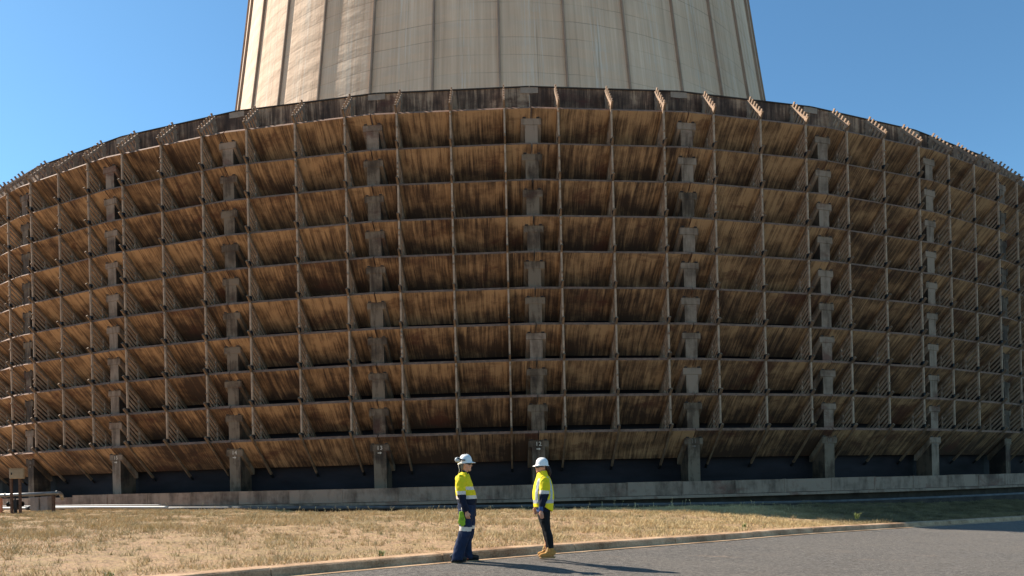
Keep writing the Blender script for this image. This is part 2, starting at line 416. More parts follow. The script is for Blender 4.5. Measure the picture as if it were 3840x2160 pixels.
# slat frames, three in each bay, every tier
SL = 1.03      # slope (drop per metre inwards)
def bar(bm, th, r0, z0, r1, z1, w, h, mi=0):
    d = Vector((r1-r0, z1-z0)).normalized(); nn = Vector((-d.y, d.x))*h/2
    prof = [(r0+nn.x, z0+nn.y), (r1+nn.x, z1+nn.y), (r1-nn.x, z1-nn.y), (r0-nn.x, z0-nn.y)]
    for f in radial_box(bm, th, prof, w): f.material_index = mi
def ang(n, t):
    p = chord(n, t, 0, 0); rr = math.hypot(p.x, p.y-DY)-R
    return math.atan2(p.x, DY-p.y), rr
for n in [18]+COLS:
    for t in (1/6, .5, 5/6):
        th, dr = ang(n, t); far = n in (18,)
        sl = bmesh.new(); po = bmesh.new(); pi_ = bmesh.new()
        ro, rb = .17+dr, -.52+dr
        for k in range(10):
            z = Z0+TIER*k
            j = random.uniform(-.015, .015)
            # rib beneath the louvre, its nose past the lip
            bar(sl, th, .42+dr, z+.17+j, -1.34+dr, z-1.70, .09, .11, 2)
            bar(sl, th, -1.33+dr, z-1.69, -1.50+dr, z-1.87, .085, .10, 1)
            # five slats under it, down to the next louvre
            if k > 0:
                for i in range(1, 6):
                    zz = z-.02-.265*i+random.uniform(-.02, .02)
                    nz = random.choice((0, 0, 0, 0, .07))
                    bar(sl, th, ro+.02+nz, zz-.02+nz, -1.32+dr, zz-1.42, .045, .085)
                box_z0, box_z1 = z-TIER+.22, z-.03
                bar(po, th, ro, box_z0, ro+.0001, box_z1, .085, .09)
                bar(po, th, ro-.02, z-TIER+.02, ro-.02, z-TIER+.19, .11, .13, 1)  # black block standing in for the shadow gap between post segments
                bar(pi_, th, rb, z-TIER-.5, rb+.0001, z-.62, .07, .07)
        # top tier: triangular frame leaning back against the fascia
        z = Z0+TIER*9
        bar(sl, th, .34+dr, z+.04, -.88+dr, ZT-.18, .10, .11)
        for i in range(6):
            q = i/5; rs = lerp(.22, -.72, q)+dr; zs = lerp(z+.10, ZT-.32, q)
            bar(sl, th, rs+.13, zs+.22, -.95+dr, zs-(rs-dr+.95)*SL+.02, .06, .10)
        bar(po, th, ro, z+.05, ro+.0001, z+.30, .085, .09)
        bar(pi_, th, -.80+dr, z-.6, -.80+dr+.0001, ZT-.34, .07, .22)
        f = tpart('slat_frame', sl, [M['slat'], M['black'], M['strut']])
        tpart('post', po, [M['post'], M['black']], f); tpart('post', pi_, M['slat'], f)

# basin wall with ledge and recess
def wall_ring(bm, r_out, r_in, z0, z1, a0, a1, seg, uvl=None, gap=0.):
    an = np.linspace(a0, a1, seg+1)
    for a, b in zip(an, an[1:]):
        b = b-gap
        pts = [P(a, r_out, z0), P(b, r_out, z0), P(b, r_in, z0), P(a, r_in, z0), P(a, r_out, z1), P(b, r_out, z1), P(b, r_in, z1), P(a, r_in, z1)]
        uv = [(p.x*1.0, p.z) for p in pts]
        hexa(bm, pts, uv, uvl)
a0, a1 = theta(15)-.235*DT, theta(5)
an = np.linspace(a0, a1, 31)
for a, b in zip(an, an[1:]):
    bm = bmesh.new(); uvl = bm.loops.layers.uv.new('UVMap')
    wall_ring(bm, 1.0, .78, .62+random.uniform(-.004, .004), 1.25+random.uniform(-.012, .012), a, b, 2, uvl, .0)
    g_ = .02/55
    bmesh.ops.transform(bm, matrix=Matrix.Identity(4), verts=bm.verts)
    for v in bm.verts: pass
    wall_ring(bm, 1.025, .80, .56, 1.255, b-.075/55, b-.02/55, 1, uvl)
    tpart('basin_wall_slab', bm, M['basin'])
bm = bmesh.new(); uvl = bm.loops.layers.uv.new('UVMap')
wall_ring(bm, 1.09, .5, .47, .60, theta(18), a1, 90, uvl)
tpart('basin_ledge', bm, M['basin'])
bm = bmesh.new(); uvl = bm.loops.layers.uv.new('UVMap')
wall_ring(bm, .62, .4, -.6, .47, theta(18), a1, 90, uvl); wall_ring(bm, .55, .4, .6, 1.0, theta(18), a1, 90, uvl)
tpart('basin_footing', bm, M['recess'])
bm = bmesh.new(); uvl = bm.loops.layers.uv.new('UVMap')
wall_ring(bm, .7, .4, .60, 1.13, theta(18), a0, 12, uvl)
tpart('basin_wall_slab', bm, M['basin'])

# shell
def rs(z): return 24.5*math.sqrt(1+((z-120)/105)**2)
zz = np.linspace(19.2, 134, 60); SEG = 37*6
bm = bmesh.new(); uvl = bm.loops.layers.uv.new('UVMap')
rows = []
for z in zz:
    r = rs(z)
    rows.append([bm.verts.new((r*math.sin(a), DY-r*math.cos(a), z)) for a in np.linspace(0, 2*math.pi, SEG, endpoint=False)])
for i in range(len(zz)-1):
    for k in range(SEG):
        k2 = (k+1) % SEG
        f = bm.faces.new((rows[i][k], rows[i][k2], rows[i+1][k2], rows[i+1][k]))
        for lp, (kk, ii) in zip(f.loops, ((k, i), (k+1, i), (k+1, i+1), (k, i+1))):
            lp[uvl].uv = (kk/SEG*180., zz[ii])
sh = tpart('shell', bm, M['shell'], None, True, False)
for q in range(37):
    a = 2*math.pi*q/37
    bm = bmesh.new(); t = Vector((math.cos(a), math.sin(a), 0)); prev = None
    for z in zz:
        o_ = Vector((math.sin(a), -math.cos(a), 0)); c = Vector((0, DY, z))+o_*rs(z)
        cur = [bm.verts.new(c-t*.09-o_*.1), bm.verts.new(c-t*.06+o_*.22), bm.verts.new(c+t*.06+o_*.22), bm.verts.new(c+t*.09-o_*.1)]
        if prev:
            for i in range(3): bm.faces.new((prev[i], prev[i+1], cur[i+1], cur[i]))
        prev = cur
    tpart('shell_rib', bm, M['rib'], sh)

# ------------------------------------------------------------------ ground, road, kerb
KP = [(-80, -32, 0), (-40, -14, 0), (-20, -.8, 0), (-12, 4.7, 0), (-6, 8.95, 0), (-2.6, 11.42, 0), (-1.0, 12.42, 0), (.33, 13.3, -.01), (2.03, 14.65, -.055), (4.85, 16.95, -.14), (7.05, 18.85, -.20), (9.05, 20.6, -.28), (11.5, 22.65, -.38), (15.5, 25.5, -.50), (20.3, 28.6, -.60), (28, 32.5, -.68), (50, 42, -.75)]
KX, KY, KZ = (np.array([p[i] for p in KP], float) for i in range(3))
_kx = np.arange(-80, 50.01, .25); _k = np.hanning(13); _k /= _k.sum()
def _sm(v): return np.convolve(np.pad(np.interp(_kx, KX, v), 6, mode='reflect', reflect_type='odd'), _k, 'valid')
_ky, _kz = _sm(KY), _sm(KZ)
def ky(x): return np.interp(x, _kx, _ky)
def kz(x): return np.interp(x, _kx, _kz)
def yd(x): return DY-np.sqrt(np.maximum((R+.45)**2-np.asarray(x, float)**2, 1.))
def sstep(a, b, x):
    t = np.clip((x-a)/(b-a), 0, 1); return t*t*(3-2*t)
def rz(x, y):            # the road falls to the right and away from the kerb
    d = np.maximum((ky(x)-y)*.85-.2, 0)
    return kz(x)-.045*np.minimum(d, 2.2)-.012*np.maximum(np.minimum(d, 14)-2.2, 0)
def gz(x, y):
    x = np.asarray(x, float); y = np.asarray(y, float)
    s = np.hypot(x, y-DY)-R
    base = np.clip(.30-.0085*x, .14, .48)
    base = base-(base-.03)*sstep(6.5, 3.8, s)*sstep(-13, -6, x)*sstep(22, 8, x)
    d = (y-ky(x))*.85; k0 = kz(x)+.135
    z = k0+(base-k0)*sstep(0.1, 9.5, d)
    z = z+.018*np.sin(x*1.7+y*.6)*np.sin(y*1.3-x*.4)*sstep(.3, 2, d)+.01*np.sin(x*5.1+y*2.2)*sstep(.3, 1.5, d)
    return z
me = bpy.data.meshes.new('ground')
s_ = 2500
me.from_pydata([(-s_, -s_, -1.2), (s_, -s_, -1.2), (s_, s_, -1.2), (-s_, s_, -1.2)], [], [(0, 1, 2, 3)])
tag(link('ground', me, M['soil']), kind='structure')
def strip(name, X, Ya, Yb, nt_, zf, mt):
    V = []; F = []
    for x, a, b in zip(X, Ya, Yb):
        for j in range(nt_+1):
            y = a+(b-a)*j/nt_
            V.append((x, y, float(zf(x, y))))
    m_ = nt_+1
    for i in range(len(X)-1):
        for j in range(nt_): F.append((i*m_+j, (i+1)*m_+j, (i+1)*m_+j+1, i*m_+j+1))
    me = bpy.data.meshes.new(name); me.from_pydata(V, [], F)
    return tag(link(name, me, mt, smooth=True), kind='structure')
X = np.arange(-48, 46, .4)
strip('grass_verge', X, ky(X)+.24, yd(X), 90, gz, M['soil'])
X = np.concatenate([np.arange(-80, -20, 2), np.arange(-20, 50, .5)])
strip('road', X, ky(X)-.20, np.minimum(-60., ky(X)-30), 160, rz, M['asphalt'])
# kerb: profile swept along the curve, with joints every 2.4 m
def kerb_prof():
    return [(-.28, .004), (-.09, .010), (-.065, .115), (-.035, .138), (-.01, .145), (.22, .152), (.25, .13), (.25, -.05), (-.28, -.05)]
X = np.arange(-30, 46, .2)
i = 0
while i < len(X)-1:
    ln = 12 if i else 12
    xs = X[i:i+ln+1]
    if len(xs) < 2: break
    bm = bmesh.new(); prev = None
    zj = random.uniform(-.006, .006); yj_ = random.uniform(-.008, .008)
    for q, x in enumerate(xs):
        if q == 0: x = x+.006
        if q == len(xs)-1: x = x-.006
        y = float(ky(x)); dy = float(ky(x+.1)-ky(x-.1))/.2
        nn = Vector((-dy, 1, 0)).normalized()
        cur = [bm.verts.new(Vector((x, y, 0))+nn*(o+yj_)+Vector((0, 0, float(kz(x))+h+(zj if h > .05 else 0)+random.uniform(-.002, .002)))) for o, h in kerb_prof()]
        if prev:
            for a in range(len(cur)): bm.faces.new((prev[a], prev[(a+1) % len(cur)], cur[(a+1) % len(cur)], cur[a]))
        else: bm.faces.new(cur[::-1])
        prev = cur
    bm.faces.new(prev)
    tag(build('kerb', bm, M['kerb']), kind='structure')
    i += ln

# grass: many single blades, thin over the bare track
def blades(name, cnt, xr, mats, hmin, hmax, wid, label, dens=True, yfun=None):
    x = rng.uniform(xr[0], xr[1], cnt); u = rng.random(cnt)**.9
    ya = ky(x)+.27; yb = np.minimum(yd(x)-.8, 200)
    y = ya+(yb-ya)*u if yfun is None else yfun(x)
    n1 = np.sin(x*.9+1.3*np.sin(y*.7))*np.sin(y*1.1+x*.35)+.6*np.sin(x*2.3-y*1.9)*np.sin(y*2.7+x)+.4*np.sin(x*5.3+y*3.1)*np.sin(y*6.1-x*2.)
    d = (y-ky(x))*.85
    track = np.exp(-((d-3.9-.35*np.sin(x*.5))/1.15)**2)*sstep(7.5, 1.5, x)+.75*np.exp(-((d-1.9)/.5)**2)*sstep(6, 0, x)
    keep = rng.random(cnt) < np.clip(.70+.35*n1-.75*track, .12, 1) if dens else np.ones(cnt, bool)
    keep &= (x > -25-.0*y)
    x, y, n1, d = x[keep], y[keep], n1[keep], d[keep]
    k = len(x); z = gz(x, y)-.005
    h = rng.uniform(hmin, hmax, k)*np.clip(.8+.6*n1, .25, 2); w = wid*rng.uniform(.6, 1.4, k)
    a = rng.uniform(0, 2*np.pi, k); lean = rng.uniform(.2, 1.1, k)*h; la = rng.uniform(0, 2*np.pi, k)
    V = np.empty((k, 3, 3), np.float32)
    V[:, 0] = np.stack([x-np.cos(a)*w, y-np.sin(a)*w, z], 1); V[:, 1] = np.stack([x+np.cos(a)*w, y+np.sin(a)*w, z], 1)
    V[:, 2] = np.stack([x+np.cos(la)*lean, y+np.sin(la)*lean, z+h], 1)
    me = bpy.data.meshes.new(name); me.vertices.add(3*k); me.loops.add(3*k); me.polygons.add(k)
    me.vertices.foreach_set('co', V.ravel()); me.loops.foreach_set('vertex_index', np.arange(3*k, dtype=np.int32))
    me.polygons.foreach_set('loop_start', np.arange(0, 3*k, 3, dtype=np.int32)); me.polygons.foreach_set('loop_total', np.full(k, 3, np.int32))
    o = link(name, me, mats)
    me.polygons.foreach_set('material_index', (rng.random(k) < .4).astype(np.int32)); me.update()
    return tag(o, label, 'grass', kind='stuff')
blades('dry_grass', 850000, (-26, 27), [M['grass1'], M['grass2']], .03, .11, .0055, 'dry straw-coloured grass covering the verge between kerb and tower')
# fuller tufts
tc = 5200
tx = rng.uniform(-24, 24, tc); tu = rng.random(tc)**.8
ty = ky(tx)+.35+(np.minimum(yd(tx)-1, 200)-ky(tx)-.35)*tu
_n = rng.integers(12, 34, tc); _id = np.repeat(np.arange(tc), _n); k = len(_id)
bx_ = tx[_id]+rng.normal(0, .045, k); by_ = ty[_id]+rng.normal(0, .045, k); bz_ = gz(bx_, by_)-.01
bh = rng.uniform(.05, .13, k)*rng.uniform(.6, 1.35, tc)[_id]; ba = rng.uniform(0, 2*np.pi, k); bl = bh*rng.uniform(.15, .9, k); bd = rng.uniform(0, 2*np.pi, k); bw = rng.uniform(.003, .007, k)
V = np.empty((k, 3, 3), np.float32)
V[:, 0] = np.stack([bx_-np.cos(ba)*bw, by_-np.sin(ba)*bw, bz_], 1); V[:, 1] = np.stack([bx_+np.cos(ba)*bw, by_+np.sin(ba)*bw, bz_], 1)
V[:, 2] = np.stack([bx_+np.cos(bd)*bl, by_+np.sin(bd)*bl, bz_+bh], 1)
me = bpy.data.meshes.new('grass_tufts'); me.vertices.add(3*k); me.loops.add(3*k); me.polygons.add(k)
me.vertices.foreach_set('co', V.ravel()); me.loops.foreach_set('vertex_index', np.arange(3*k, dtype=np.int32))
me.polygons.foreach_set('loop_start', np.arange(0, 3*k, 3, dtype=np.int32)); me.polygons.foreach_set('loop_total', np.full(k, 3, np.int32))
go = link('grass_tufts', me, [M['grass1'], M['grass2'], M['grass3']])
me.polygons.foreach_set('material_index', rng.integers(0, 3, tc)[_id].astype(np.int32)); me.update()
tag(go, 'taller dry tufts scattered through the verge grass', 'grass', kind='stuff')
# tall seed stems along the crest
bm = bmesh.new()
for i in range(230):
    x = random.uniform(-14, 13); s = random.uniform(3.6, 8)
    y = DY-math.sqrt((R+s)**2-x*x)
    if i < 30: y = float(ky(x))+random.uniform(.5, 9)
    z = float(gz(x, y)); h = random.uniform(.08, .26)*(1.9 if random.random() < .08 else 1)
    lx, ly = random.uniform(-.3, .3)*h, random.uniform(-.3, .3)*h
    a = Vector((x, y, z)); b_ = Vector((x+lx*.5, y+ly*.5, z+h*.6)); c = Vector((x+lx*1.2, y+ly*1.2, z+h))
    for p, q, w0, w1 in ((a, b_, .005, .004), (b_, c, .004, .002)):
        vs = [bm.verts.new(p+Vector((-w0, 0, 0))), bm.verts.new(p+Vector((w0, 0, 0))), bm.verts.new(q+Vector((w1, 0, 0))), bm.verts.new(q+Vector((-w1, 0, 0)))]
        bm.faces.new(vs)
    for r_ in range(5):
        q = c+Vector((random.uniform(-.02, .02), random.uniform(-.02, .02), random.uniform(-.06, .02)))
        vs = [bm.verts.new(q), bm.verts.new(q+Vector((random.uniform(-.03, .03), .005, random.uniform(.01, .03)))), bm.verts.new(q+Vector((.004, .01, .03)))]
        bm.faces.new(vs)
tag(build('grass_stem', bm, M['grass1'], recalc=False), 'tall dry seed stems standing along the far edge of the grass', 'grass', kind='stuff')
# green weed tufts, each a thing
def weed(x, y, h, cnt, label):
    bm = bmesh.new(); z = float(gz(x, y)) if y > ky(x)+.2 else .0
    for i in range(cnt):
        a = random.uniform(0, 6.28); l = h*random.uniform(.5, 1.1); o = random.uniform(.3, .9)*l
        p = Vector((random.uniform(-.05, .05), random.uniform(-.05, .05), 0)); w = Vector((-math.sin(a), math.cos(a), 0))*.007
        m1 = p+Vector((math.cos(a)*o*.4, math.sin(a)*o*.4, l*.65)); e = p+Vector((math.cos(a)*o, math.sin(a)*o, l*.9))
        v = [bm.verts.new(q) for q in (p-w, p+w, m1+w*.7, m1-w*.7)]; bm.faces.new(v)
        bm.faces.new((v[3], v[2], bm.verts.new(e)))
    o = build('weed', bm, [M['green']], recalc=False); o.location = (x, y, z)
    tag(o, label, 'weed', 'green weeds in the verge')
weed(10.6, 21.9, .21, 50, 'tall bright green weed tuft at the shadow edge by the kerb')
weed(6.4, 19.6, .15, 45, 'small green weed tuft in sunlit grass left of the taller one')
weed(-2.2, 12.1, .13, 40, 'low green weed patch behind the kerb left of the man in blue trousers')
weed(-5.6, 10.0, .09, 40, 'low green weed near the kerb in the lower left grass')

# ------------------------------------------------------------------ pipes and plant in front of the basin
def ring_pipe(name, r, zf, rad, a0, a1, mt, parent=None):
    bm = bmesh.new(); pts = []
    for a in np.linspace(a0, a1, 70):
        p = P(a, r, 0); pts.append((p.x, p.y, zf(p.x), rad, rad))
    sweep(bm, pts, 12, (0, 0, 1)); return build(name, bm, mt, parent, True)
zp = lambda x: float(np.clip(.33-.013*x, .13, .60))
o = ring_pipe('pipe', 1.75, lambda x: zp(x)+.02, .07, theta(16)-.1*DT, theta(14)-.3*DT, M['pale_pipe'])
tag(o, 'white painted pipe lying along the foot of the basin wall in the sun', 'pipe')
bm = bmesh.new()
for n_ in (15.9, 15.2, 14.6):
    p = P(theta(n_), 1.75, zp(P(theta(n_), 1.75, 0).x)-.08); box(bm, (p.x-.06, p.y-.14, p.z-.25), (p.x+.06, p.y+.14, p.z+.02))
build('pipe_support', bm, M['recess'], o)
for n_ in (15.55,):
    p = P(theta(n_), 1.75, zp(P(theta(n_), 1.75, 0).x)+.02); bm = bmesh.new()
    t = Vector((math.cos(theta(n_)), math.sin(theta(n_)), 0))*.16
    sweep(bm, [(*(p-t), .11, .11), (*(p+t), .11, .11)], 14, (0, 0, 1)); build('pipe_coupling', bm, M['black'], o, True)
o = ring_pipe('pipe', 1.78, lambda x: zp(x)-.02, .08, theta(14)-.29*DT, theta(6), M['shaded_pipe'])  # same pipe carried on, with the shade painted as a darker colour
tag(o, 'white pipe continued in shade, coloured dark, at the foot of the basin wall on the right', 'pipe')
o = ring_pipe('conduit', 1.35, lambda x: zp(x)+.12, .025, theta(16), theta(14.4), M['pale_pipe'])
tag(o, 'thin pale conduit running behind the white pipe', 'conduit')
# drain kerb at the back of the verge
bm = bmesh.new(); uvl = bm.loops.layers.uv.new('UVMap')
wall_ring(bm, 2.5, 2.3, -.2, .12, theta(13.2), theta(6), 80, uvl)
tag(build('drain_kerb', bm, M['recess']), kind='structure')

def at(u, v, d):   # a point d metres ahead that the survey of the photograph places at (u,v) of 3840x2160
    a, b_ = u-1920, v-1080-735.5; c, s = math.cos(-.0231), math.sin(-.0231)
    x, y = c*a+s*b_, -s*a+c*b_
    return Vector((d*x/2690.35+.0037*d, d, CAMZ-d*y/2690.35))
# raised grey pipe at the far left
pp = [at(-40, 1905, 34.5), at(-14, 1885, 34.4), at(-6, 1864, 34.3), at(8, 1858, 34.2), at(40, 1857, 34.1), at(215, 1849, 33.4), at(228, 1850, 33.6), at(234, 1855, 34.2), at(236, 1862, 35.0), at(237, 1870, 35.2)]
bm = bmesh.new(); sweep(bm, [(*p, .085, .085) for p in pp], 12, (0, .3, 1)); o = build('pipe', bm, M['grey_pipe'], None, True)
tag(o, 'raised grey pipe with an elbow at each end by the steel cabinet', 'pipe')
bm = bmesh.new(); p = at(204, 1858, 33.5); box(bm, (p.x-.055, p.y-.05, .3), (p.x+.055, p.y+.05, p.z)); box(bm, (p.x-.11, p.y-.08, p.z-.03), (p.x+.11, p.y+.08, p.z+.01))
build('pipe_support', bm, M['rust'], o)
for u in (217, 26):
    p = at(u, 1849 if u > 100 else 1858, 33.5 if u > 100 else 34.15); bm = bmesh.new(); sweep(bm, [(p.x-.03, p.y, p.z, .115, .115), (p.x+.03, p.y, p.z, .115, .115)], 14, (0, 0, 1)); build('flange', bm, M['grey_pipe'], o)
# orange riser
p = at(9, 1885, 33.9); gzp = float(gz(p.x, p.y)); bm = bmesh.new()
sweep(bm, [(p.x, p.y, gzp-.1, .06, .06), (p.x, p.y, at(9, 1868, 33.9).z, .06, .06)], 12); box(bm, (p.x-.09, p.y-.09, gzp), (p.x+.09, p.y+.09, gzp+.05))
tag(build('standpipe', bm, M['orange'], None, False), 'short orange standpipe at the far left edge below the raised pipe', 'standpipe')
# cabinet on two legs
d = 32.2
c0 = at(69, 1777, d); cab = empty('control_cabinet', (c0.x, c0.y, float(gz(c0.x, c0.y))))
tag(cab, 'tan steel cabinet raised on two rusty legs at the far left', 'cabinet')
inv = Matrix.Translation(-Vector(cab.location))
bm = bmesh.new(); w, hh = .335, .22
yaw_ = Matrix.Rotation(math.radians(24), 4, 'Z')
box(bm, (-.27, -.14, -hh), (.27, .16, hh)); bmesh.ops.bevel(bm, geom=bm.edges[:], offset=.012, segments=1, affect='EDGES')
box(bm, (-.29, -.17, hh-.003), (.29, .18, hh+.025))
for f in bm.faces:
    if f.normal.x < -.5: f.material_index = 1
bm.transform(inv @ Matrix.Translation(c0) @ yaw_); body = build('body', bm, [M['cabinet'], M['cabinet_side']], cab)
bm = bmesh.new(); box(bm, (-.25, -.155, -hh+.02), (.25, -.143, hh-.02)); box(bm, (-.2, -.175, -.05), (-.16, -.156, .05), 1)
bm.transform(inv @ Matrix.Translation(c0) @ yaw_); build('door', bm, [M['cabinet'], M['black']], cab)
for u in (46, 78):
    p = at(u, 1800, d); bm = bmesh.new(); box(bm, (p.x-.045, p.y-.03, cab.location.z-.1), (p.x+.045, p.y+.05, c0.z-hh+.01)); box(bm, (p.x-.09, p.y-.08, cab.location.z-.02), (p.x+.09, p.y+.1, cab.location.z+.03))
    bm.transform(inv); build('leg', bm, M['rust'], cab)
# valve assembly between the legs
p = at(62, 1884, 32.8); bm = bmesh.new(); g0 = float(gz(p.x, p.y))
box(bm, (-.16, -.1, .18), (.14, .1, .62)); sweep(bm, [(-.34, 0, .42, .07, .07), (.34, 0, .42, .07, .07)], 12, (0, 0, 1)); sweep(bm, [(0, 0, -.1, .07, .07), (0, 0, .2, .07, .07)], 10)
sweep(bm, [(-.34, 0, .42, .12, .12), (-.30, 0, .42, .12, .12)], 14, (0, 0, 1)); sweep(bm, [(.30, 0, .42, .12, .12), (.34, 0, .42, .12, .12)], 14, (0, 0, 1))
sweep(bm, [(0, 0, .60, .03, .03), (0, 0, .78, .03, .03)], 8); bmesh.ops.create_cone(bm, cap_ends=True, segments=16, radius1=.13, radius2=.13, depth=.03, matrix=Matrix.Translation((0, 0, .78)))
o = build('valve', bm, M['black']); o.location = (p.x, p.y, g0); tag(o, 'black valve with handwheel below the tan cabinet', 'valve')
# pale concrete blocks
for u0, u1, v0, v1, lab in ((116, 150, 1865, 1897, 'pale concrete block nearer the cabinet'), (153, 184, 1862, 1895, 'pale concrete block against the end of the basin wall')):
    A = at(u0, v0, 35.2); B = at(u1, v1, 35.2); bm = bmesh.new()
    box(bm, (A.x, A.y, B.z-.3), (B.x, A.y+.5, A.z)); bmesh.ops.bevel(bm, geom=bm.edges[:], offset=.025, segments=2, affect='EDGES')
    tag(build('concrete_block', bm, M['block']), lab, 'concrete block', 'pale blocks beside the basin wall')
# sign on the basin wall at the far right
th = math.atan2(1, 1); th = theta(7.82)
bm = bmesh.new()
w_ = Vector((math.cos(th), math.sin(th), 0)); o_ = Vector((math.sin(th), -math.cos(th), 0))
def plate(bm, x0, x1, z0, z1, dd, mi):
    c = P(th, 1.03, 0); q = [c+w_*x0+o_*dd, c+w_*x1+o_*dd, c+w_*x1, c+w_*x0]
    hexa(bm, [v+Vector((0, 0, z0)) for v in q]+[v+Vector((0, 0, z1)) for v in q], mi=mi)
plate(bm, 0, .6, .70, 1.16, .012, 0); plate(bm, .03, .57, .98, 1.13, .016, 1); plate(bm, .05, .3, .86, .90, .015, 1)
tag(build('sign', bm, [M['sign_white'], M['sign_red']]), 'small white and red sign on the basin wall at the right edge', 'sign')

# ------------------------------------------------------------------ people
def remesh(bm, vox=.007, smooth=4, disp=None):
    me = bpy.data.meshes.new('tmp'); bmesh.ops.recalc_face_normals(bm, faces=bm.faces); bm.to_mesh(me); bm.free()
    o = bpy.data.objects.new('tmp', me); COL.objects.link(o)
    md = o.modifiers.new('r', 'REMESH'); md.mode = 'VOXEL'; md.voxel_size = vox
    if smooth:
        s = o.modifiers.new('s', 'SMOOTH'); s.iterations = smooth; s.factor = .5
    bpy.context.view_layer.update()
    r = bpy.data.meshes.new_from_object(o.evaluated_get(bpy.context.evaluated_depsgraph_get()))
    bpy.data.objects.remove(o); bpy.data.meshes.remove(me)
    if disp:
        nrm = [v.normal.copy() for v in r.vertices]
        for v, nn in zip(r.vertices, nrm): v.co += nn*disp(v.co)
    r.materials.clear()
    return r
def part(name, me, mats, parent, cls=None):
    o = link(name, me, mats, parent, True)
    if cls:
        idx = [cls(p.center, p.normal) for p in me.polygons]
        me.polygons.foreach_set('material_index', idx); me.update()
    return o
def folds(amp, sc, stretch=(1, 1, 1), seed=0):
    def f(p):
        q = Vector((p.x*stretch[0]*sc+seed, p.y*stretch[1]*sc, p.z*stretch[2]*sc))
        a = noise.noise(q); b = 1-abs(noise.noise(q*1.9+Vector((5, 3, 1))))*2
        return amp*(a*.6+b*.5)
    return f
def segd(p, a, b):
    a, b = Vector(a), Vector(b); t = max(0, min(1, (p-a).dot(b-a)/(b-a).length_squared)); return (p-(a+(b-a)*t)).length
def rings(bm, X, Zf, rows, yc=0., seg=20, power=2.):
    """rows: (y_pix, x_back, x_front, half width[, y centre]) in measured units"""
    pts = []
    for r in rows:
        x0, x1 = X(r[1]), X(r[2]); yy = r[4] if len(r) > 4 else yc
        pts.append(((x0+x1)/2, yy, Zf(r[0]), abs(x1-x0)/2, r[3]))
    # level rings
    prev = None
    for (cx, cy, cz, a, b) in pts:
        rg = []
        for k in range(seg):
            t = 2*math.pi*k/seg; ct, st = math.cos(t), math.sin(t)
            ct = math.copysign(abs(ct)**(2/power), ct); st = math.copysign(abs(st)**(2/power), st)
            rg.append(bm.verts.new((cx+a*ct, cy+b*st, cz)))
        if prev:
            for k in range(seg): bm.faces.new((prev[k], prev[(k+1) % seg], rg[(k+1) % seg], rg[k]))
        else: bm.faces.new(rg[::-1])
        prev = rg
    bm.faces.new(prev)
def hand(bm, w, d, fwd, side, size=1., curl=.5):
    """palm from wrist w along d; fwd = direction the thumb side faces; side = palm normal"""
    w, d, fwd, side = Vector(w), Vector(d).normalized(), Vector(fwd).normalized(), Vector(side).normalized()
    S_ = size
    sweep(bm, [(*(w-d*.03), .024*S_, .02*S_), (*(w+d*.01), .028*S_, .018*S_), (*(w+d*.05*S_), .040*S_, .016*S_), (*(w+d*.085*S_), .040*S_, .014*S_)], 12, side)
    for i, (off, ln) in enumerate(((.030, .072), (.010, .082), (-.010, .076), (-.029, .060))):
        p = w+d*.078*S_+fwd*off*S_; c = curl*(1+.12*i); q = [p]
        dd = d.copy(); pts = [(*p, .0095*S_, .0095*S_)]
        for s_ in (.45, .32, .23):
            dd = (dd+side*c*.75).normalized(); p = p+dd*ln*s_*S_; pts.append((*p, .0085*S_, .0085*S_))
        sweep(bm, pts, 8, fwd)
    p = w+d*.025*S_+fwd*.026*S_; pts = [(*p, .012*S_, .012*S_)]
    for dv, l in ((fwd*.7+d*.8+side*.35, .034), (fwd*.15+d+side*.5, .030)): p = p+dv.normalized()*l*S_; pts.append((*p, .0095*S_, .0095*S_))
    sweep(bm, pts, 8, side)

# ---- the man, facing right
mx_ = lambda x: (x-330)/663; mz = lambda y: (1350-y)/663
MO = (-.765, 12.26, .004)
bm = bmesh.new()
rings(bm, mx_, mz, [(430, 290, 375, .10), (385, 296, 368, .068), (345, 298, 368, .060), (318, 298, 380, .060)])            # neck
rings(bm, mx_, mz, [(333, 372, 398, .020), (326, 340, 404, .040), (315, 312, 405, .056), (300, 300, 403, .064), (285, 293, 404, .069), (268, 288, 405, .073), (250, 286, 406, .076), (230, 286, 404, .078), (205, 288, 400, .078), (185, 298, 390, .072), (168, 315, 372, .055)], seg=24)
sweep(bm, [(mx_(403), 0, mz(246), .008, .009), (mx_(413), 0, mz(262), .011, .013), (mx_(416), 0, mz(272), .011, .016), (mx_(408), 0, mz(278), .010, .015)], 10)     # nose
ball(bm, (mx_(404), 0, mz(241)), (.010, .045, .012))                       # brow
ball(bm, (mx_(404), 0, mz(291)), (.011, .024, .006)); ball(bm, (mx_(402), 0, mz(299)), (.011, .021, .006)); ball(bm, (mx_(400), 0, mz(320)), (.014, .022, .014))
for s in (-1, 1):
    ball(bm, (mx_(344), s*.078, mz(262)), (.017, .010, .030)); ball(bm, (mx_(340), s*.084, mz(256)), (.013, .008, .018)); ball(bm, (mx_(385), s*.045, mz(275)), (.022, .022, .022))
rings(bm, mx_, mz, [(800, 270, 420, .15), (700, 262, 438, .17), (600, 240, 440, .18), (480, 240, 410, .19), (410, 250, 385, .17), (395, 270, 375, .11)])
for s in (-1, 1):
    sweep(bm, [(mx_(296), s*.17, mz(410), .05, .05), (mx_(296), s*.215, mz(450), .05, .05), (mx_(302), s*.25, mz(590), .045, .042), (mx_(352), s*.25, mz(775), .026, .024)], 12)
    hand(bm, (mx_(356), s*.25, mz(785)), (.18, 0, -1), (1, s*-.25, .1), (.1, -s, 0), 1.0, .95)
